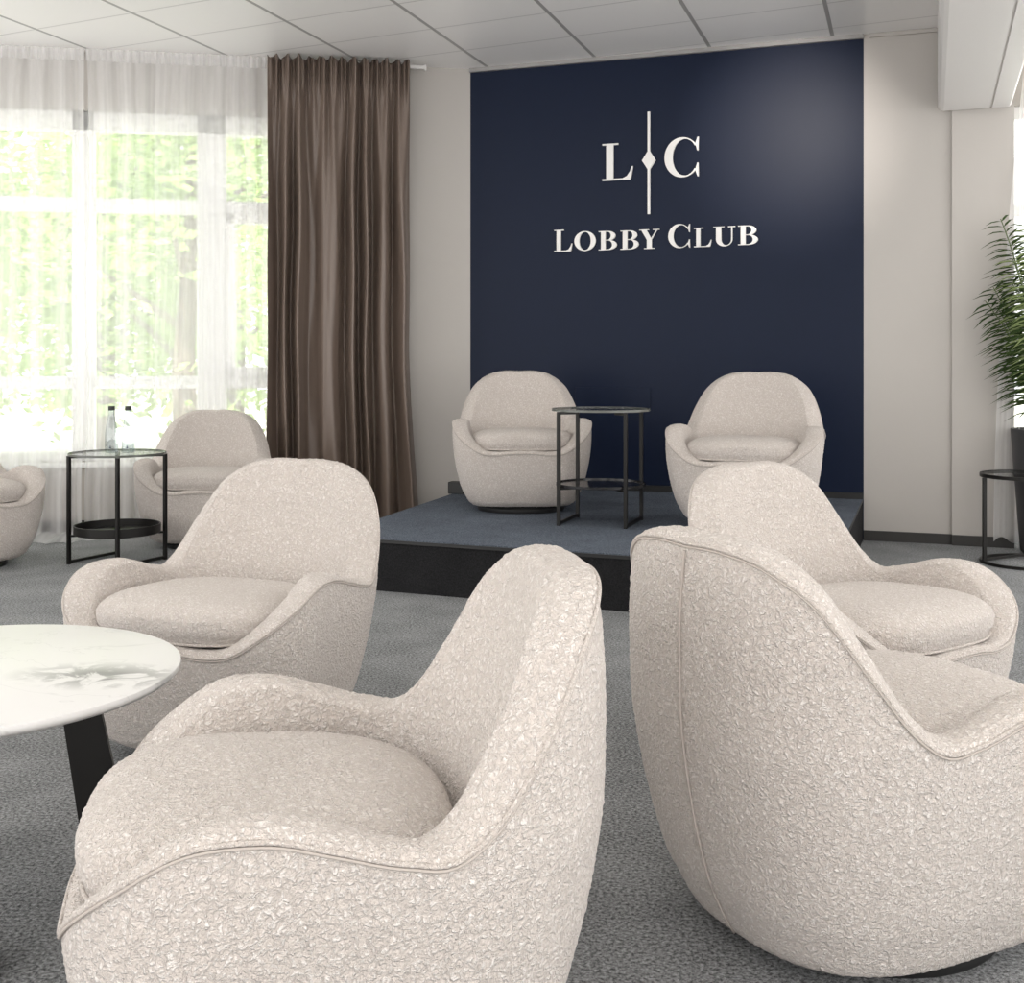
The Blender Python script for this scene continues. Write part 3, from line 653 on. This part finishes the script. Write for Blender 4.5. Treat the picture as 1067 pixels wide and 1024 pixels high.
# ------------------------------------------------------------------ potted palm
PX, PY = 2.772, 6.12
t = thing('potted_palm', 'tall leafy palm in a tapered anthracite pot at the right edge', 'plant', (PX, PY, 0))
m = MB(); m.lathe([(.02, .0), (.128, .0), (.136, .01), (.182, .628), (.182, .640), (.169, .640), (.166, .60), (.02, .595)], n=64); sharp(m.build('pot', M['pot'], t), 40)
m = MB(); m.lathe([(.0, .596), (.164, .600), (.164, .606), (.0, .612)], n=32, caps=False); m.build('soil', M['soil'], t)
prng = random.Random(11)
def frond(b, pts, ll, lw, n, k0):
    m_ = len(pts)-1
    for i in range(n):
        k = k0+(1-k0)*(i+.5)/n; q = k*m_; a = int(min(q, m_-1)); c0 = pts[a].lerp(pts[a+1], q-a); tg = (pts[a+1]-pts[a]).normalized()
        side = tg.cross(Vector((0, -1, .25))); side = side.normalized(); nrm = side.cross(tg).normalized()
        for sg in (-1, 1):
            rise = prng.uniform(.12, .5)+.5*max(0, k-.7)
            dl = (side*sg*.95+tg*rise+nrm*prng.uniform(-.45, .45)).normalized(); l = ll*(1-.5*max(0, (k-.6)/.4)**1.5)*prng.uniform(.8, 1.1)
            w = lw*prng.uniform(.8, 1.1); wv = dl.cross(Vector((prng.uniform(-.6, .6), -.6, .8))).normalized(); dr = Vector((0, 0, -l))
            p1 = c0+dl*l*.25+dr*.02; p2 = c0+dl*l*.6+dr*.10; e = c0+dl*l*.97+dr*.30
            b.add([c0, p1+wv*w/2, p2+wv*w*.42, e, p2-wv*w*.42, p1-wv*w/2], [(0, 1, 5), (1, 2, 4, 5), (2, 3, 4)])
for i in range(30):
    ang = rad(prng.uniform(130, 235)) if i < 17 else prng.uniform(0, 2*PI)
    d = Vector((math.cos(ang), math.sin(ang), 0)); d = Vector((d.x, d.y*(.45 if d.y > 0 else .7), 0))
    lean = prng.uniform(.10, .24) if i < 17 else prng.uniform(.03, .30); Hh = (.55+.75*((i*.618) % 1)) if i > 3 else (1.20, 1.02, 1.12, .86)[i]
    if i < 4: lean = (.13, .20, .06, .22)[i]; d = Vector((-1, -.15*i, 0)).normalized()
    base = Vector((d.x*.02+prng.uniform(-.05, .05), d.y*.02+prng.uniform(-.05, .05), .60)); pts = []
    for q in range(15): f_ = q/14; pts.append(base+d*(lean*f_**1.6)+Vector((0, 0, Hh*(f_-.10*f_**3))))
    m = MB(); frond(m, pts, .20, .0125, int(8+Hh*14), .22); lightf = i in (0, 1, 2, 3, 9, 14)
    fo = m.build('frond', M['leaf_light'] if lightf else M['leaf'], t)
    if lightf: fo['label'] = 'pale young frond'
    m2 = MB(); m2.tube(pts, [.006-.0035*q/14 for q in range(15)], 6); m2.build('stem', M['stem'], fo)

# ------------------------------------------------------------------ outside
og = MB(); og.box((-5, 22, -.35), (60, 28.5, .3)); struct(og.build('ground_outside', M['pale_pavement']))
def crown(n, R, H, seed):
    r2 = random.Random(seed); b = MB(); cl = []
    for i in range(34):
        a = r2.uniform(0, 2*PI); q = math.sqrt(r2.random()); z = r2.uniform(.12, 1); w = R*(1-.75*abs(z-.45)**1.3); cl.append((Vector((math.cos(a)*q*w, math.sin(a)*q*w, z*H)), r2.uniform(.35, .75)))
    for c, rr in cl:
        for k in range(n):
            v = Vector((r2.gauss(0, 1), r2.gauss(0, 1), r2.gauss(0, .8))); v = v.normalized()*rr*r2.uniform(.5, 1.05); p = c+v
            s = r2.uniform(.05, .095); x = Vector((r2.gauss(0, 1), r2.gauss(0, 1), r2.gauss(0, .6))).normalized(); y = x.cross(Vector((r2.gauss(0, 1), r2.gauss(0, 1), r2.gauss(0, 1)))).normalized()
            b.add([p-x*s, p+y*s*.45, p+x*s, p-y*s*.45], [(0, 1, 2, 3)])
    return b
def tree_proto(seed, H):
    t = thing('tree', '', 'tree'); cr = crown(120, 1.5, H, seed); o = cr.build('crown', M['tree_leaf'], t); o.location = (0, 0, .35)
    m = MB(); m.tube([(0, 0, -.3), (.04, .02, H*.3), (-.05, .03, H*.6), (.02, -.04, H*.9)], [.11, .09, .06, .03], 10)
    for k in range(6): a = k*1.1; z = H*(.3+.09*k); m.tube([(0, 0, z), (math.cos(a)*.5, math.sin(a)*.5, z+.35), (math.cos(a)*.9, math.sin(a)*.9, z+.6)], [.035, .022, .01], 6)
    m.build('trunk', M['bark'], t); return t
pA = tree_proto(3, 3.2); pB = tree_proto(9, 3.9)
TL = [(pA, -5.6, 11.2, 'green tree outside the leftmost window bay'), (pB, -4.2, 12.2, 'green tree outside the wide middle window bay'), (pA, -3.0, 11.0, 'green tree outside the narrow window bay beside the brown drape'),
      (pB, -6.9, 13.6, None), (pA, -5.0, 14.4, None), (pB, -3.3, 14.0, None)]
used = set()
for k, (p, x, y, lab) in enumerate(TL):
    o = p if id(p) not in used else copy_tree(p); used.add(id(p)); o.location = (x, y, -.2); o.rotation_euler = (0, 0, k*1.3); sc = 1+.08*((k*7) % 3); o.scale = (sc, sc, sc)
    tag(o, lab or 'green tree farther back outside the windows behind the nearer row', 'tree', 'trees outside the windows' if lab else 'far trees outside the windows')

# ------------------------------------------------------------------ light
w = bpy.data.worlds.new('world'); bpy.context.scene.world = w; w.use_nodes = True; nt = w.node_tree; nt.nodes.clear()
o_ = N(nt, 'ShaderNodeOutputWorld'); bg = N(nt, 'ShaderNodeBackground', Color=(1.0, .985, .97, 1), Strength=2.0); nt.links.new(bg.outputs[0], o_.inputs[0])
sd = bpy.data.lights.new('sun', 'SUN'); sd.energy = 11; sd.angle = .02; sd.color = (1, .95, .86); so_ = bpy.data.objects.new('sun', sd); C.objects.link(so_); so_.rotation_euler = (rad(32), 0, rad(-6))
# added, unseen fill panels (in front of the stage and over the seats)
def ceiling_fill(x, y, lab):
    t = thing('ceiling_fill', lab, 'fill light', (x, y, CEIL), GA, 'added ceiling fill panels')
    m = MB(); m.box((0, 0, -.006), (.60, .60, .012), 0, .002); m.build('frame', M['white_trim'], t)
    m = MB(); m.box((0, 0, -.0135), (.55, .55, .003)); m.build('diffuser', M['panel'], t)
t = thing('ceiling_spotlight', 'small white spotlight on the ceiling aimed at the upper right of the navy wall', 'spotlight', (.685, 4.41, CEIL))
m = MB(); m.lathe([(.02, -.03), (.05, -.03), (.05, 0), (.02, 0)], n=32); m.build('mount', M['white_trim'], t)
aim = (Vector((1.55, 6.68, 2.26))-Vector((.685, 4.41, CEIL-.07))).normalized()
m = MB(); m.tube([-aim*.05+Vector((0, 0, -.07)), aim*.03+Vector((0, 0, -.07))], .035, 20); m.build('spot_head', M['white_trim'], t)
ld = bpy.data.lights.new('spot_lamp', 'SPOT'); ld.energy = 125; ld.spot_size = math.radians(34); ld.spot_blend = 1.; ld.shadow_soft_size = .03; ld.color = (1, .93, .88)
lo = bpy.data.objects.new('spot_lamp', ld); C.objects.link(lo); lo.parent = t; lo.location = aim*.07+Vector((0, 0, -.07)); lo.rotation_euler = aim.to_track_quat('-Z', 'Y').to_euler()
for x, y in ((-.6, 4.6), (.2, 2.4), (-1.4, 2.9), (1.7, 2.2)): ceiling_fill(x, y, 'square white fill panel added in the ceiling out of view')

sc = bpy.context.scene
sc.view_settings.view_transform = 'Standard'; sc.view_settings.look = 'None'; sc.view_settings.gamma = 1; sc.view_settings.exposure = 0.54
sc.view_settings.use_curve_mapping = False
sc.cycles.use_denoising = True; sc.cycles.transparent_max_bounces = 24; sc.cycles.max_bounces = 10; sc.cycles.diffuse_bounces = 6
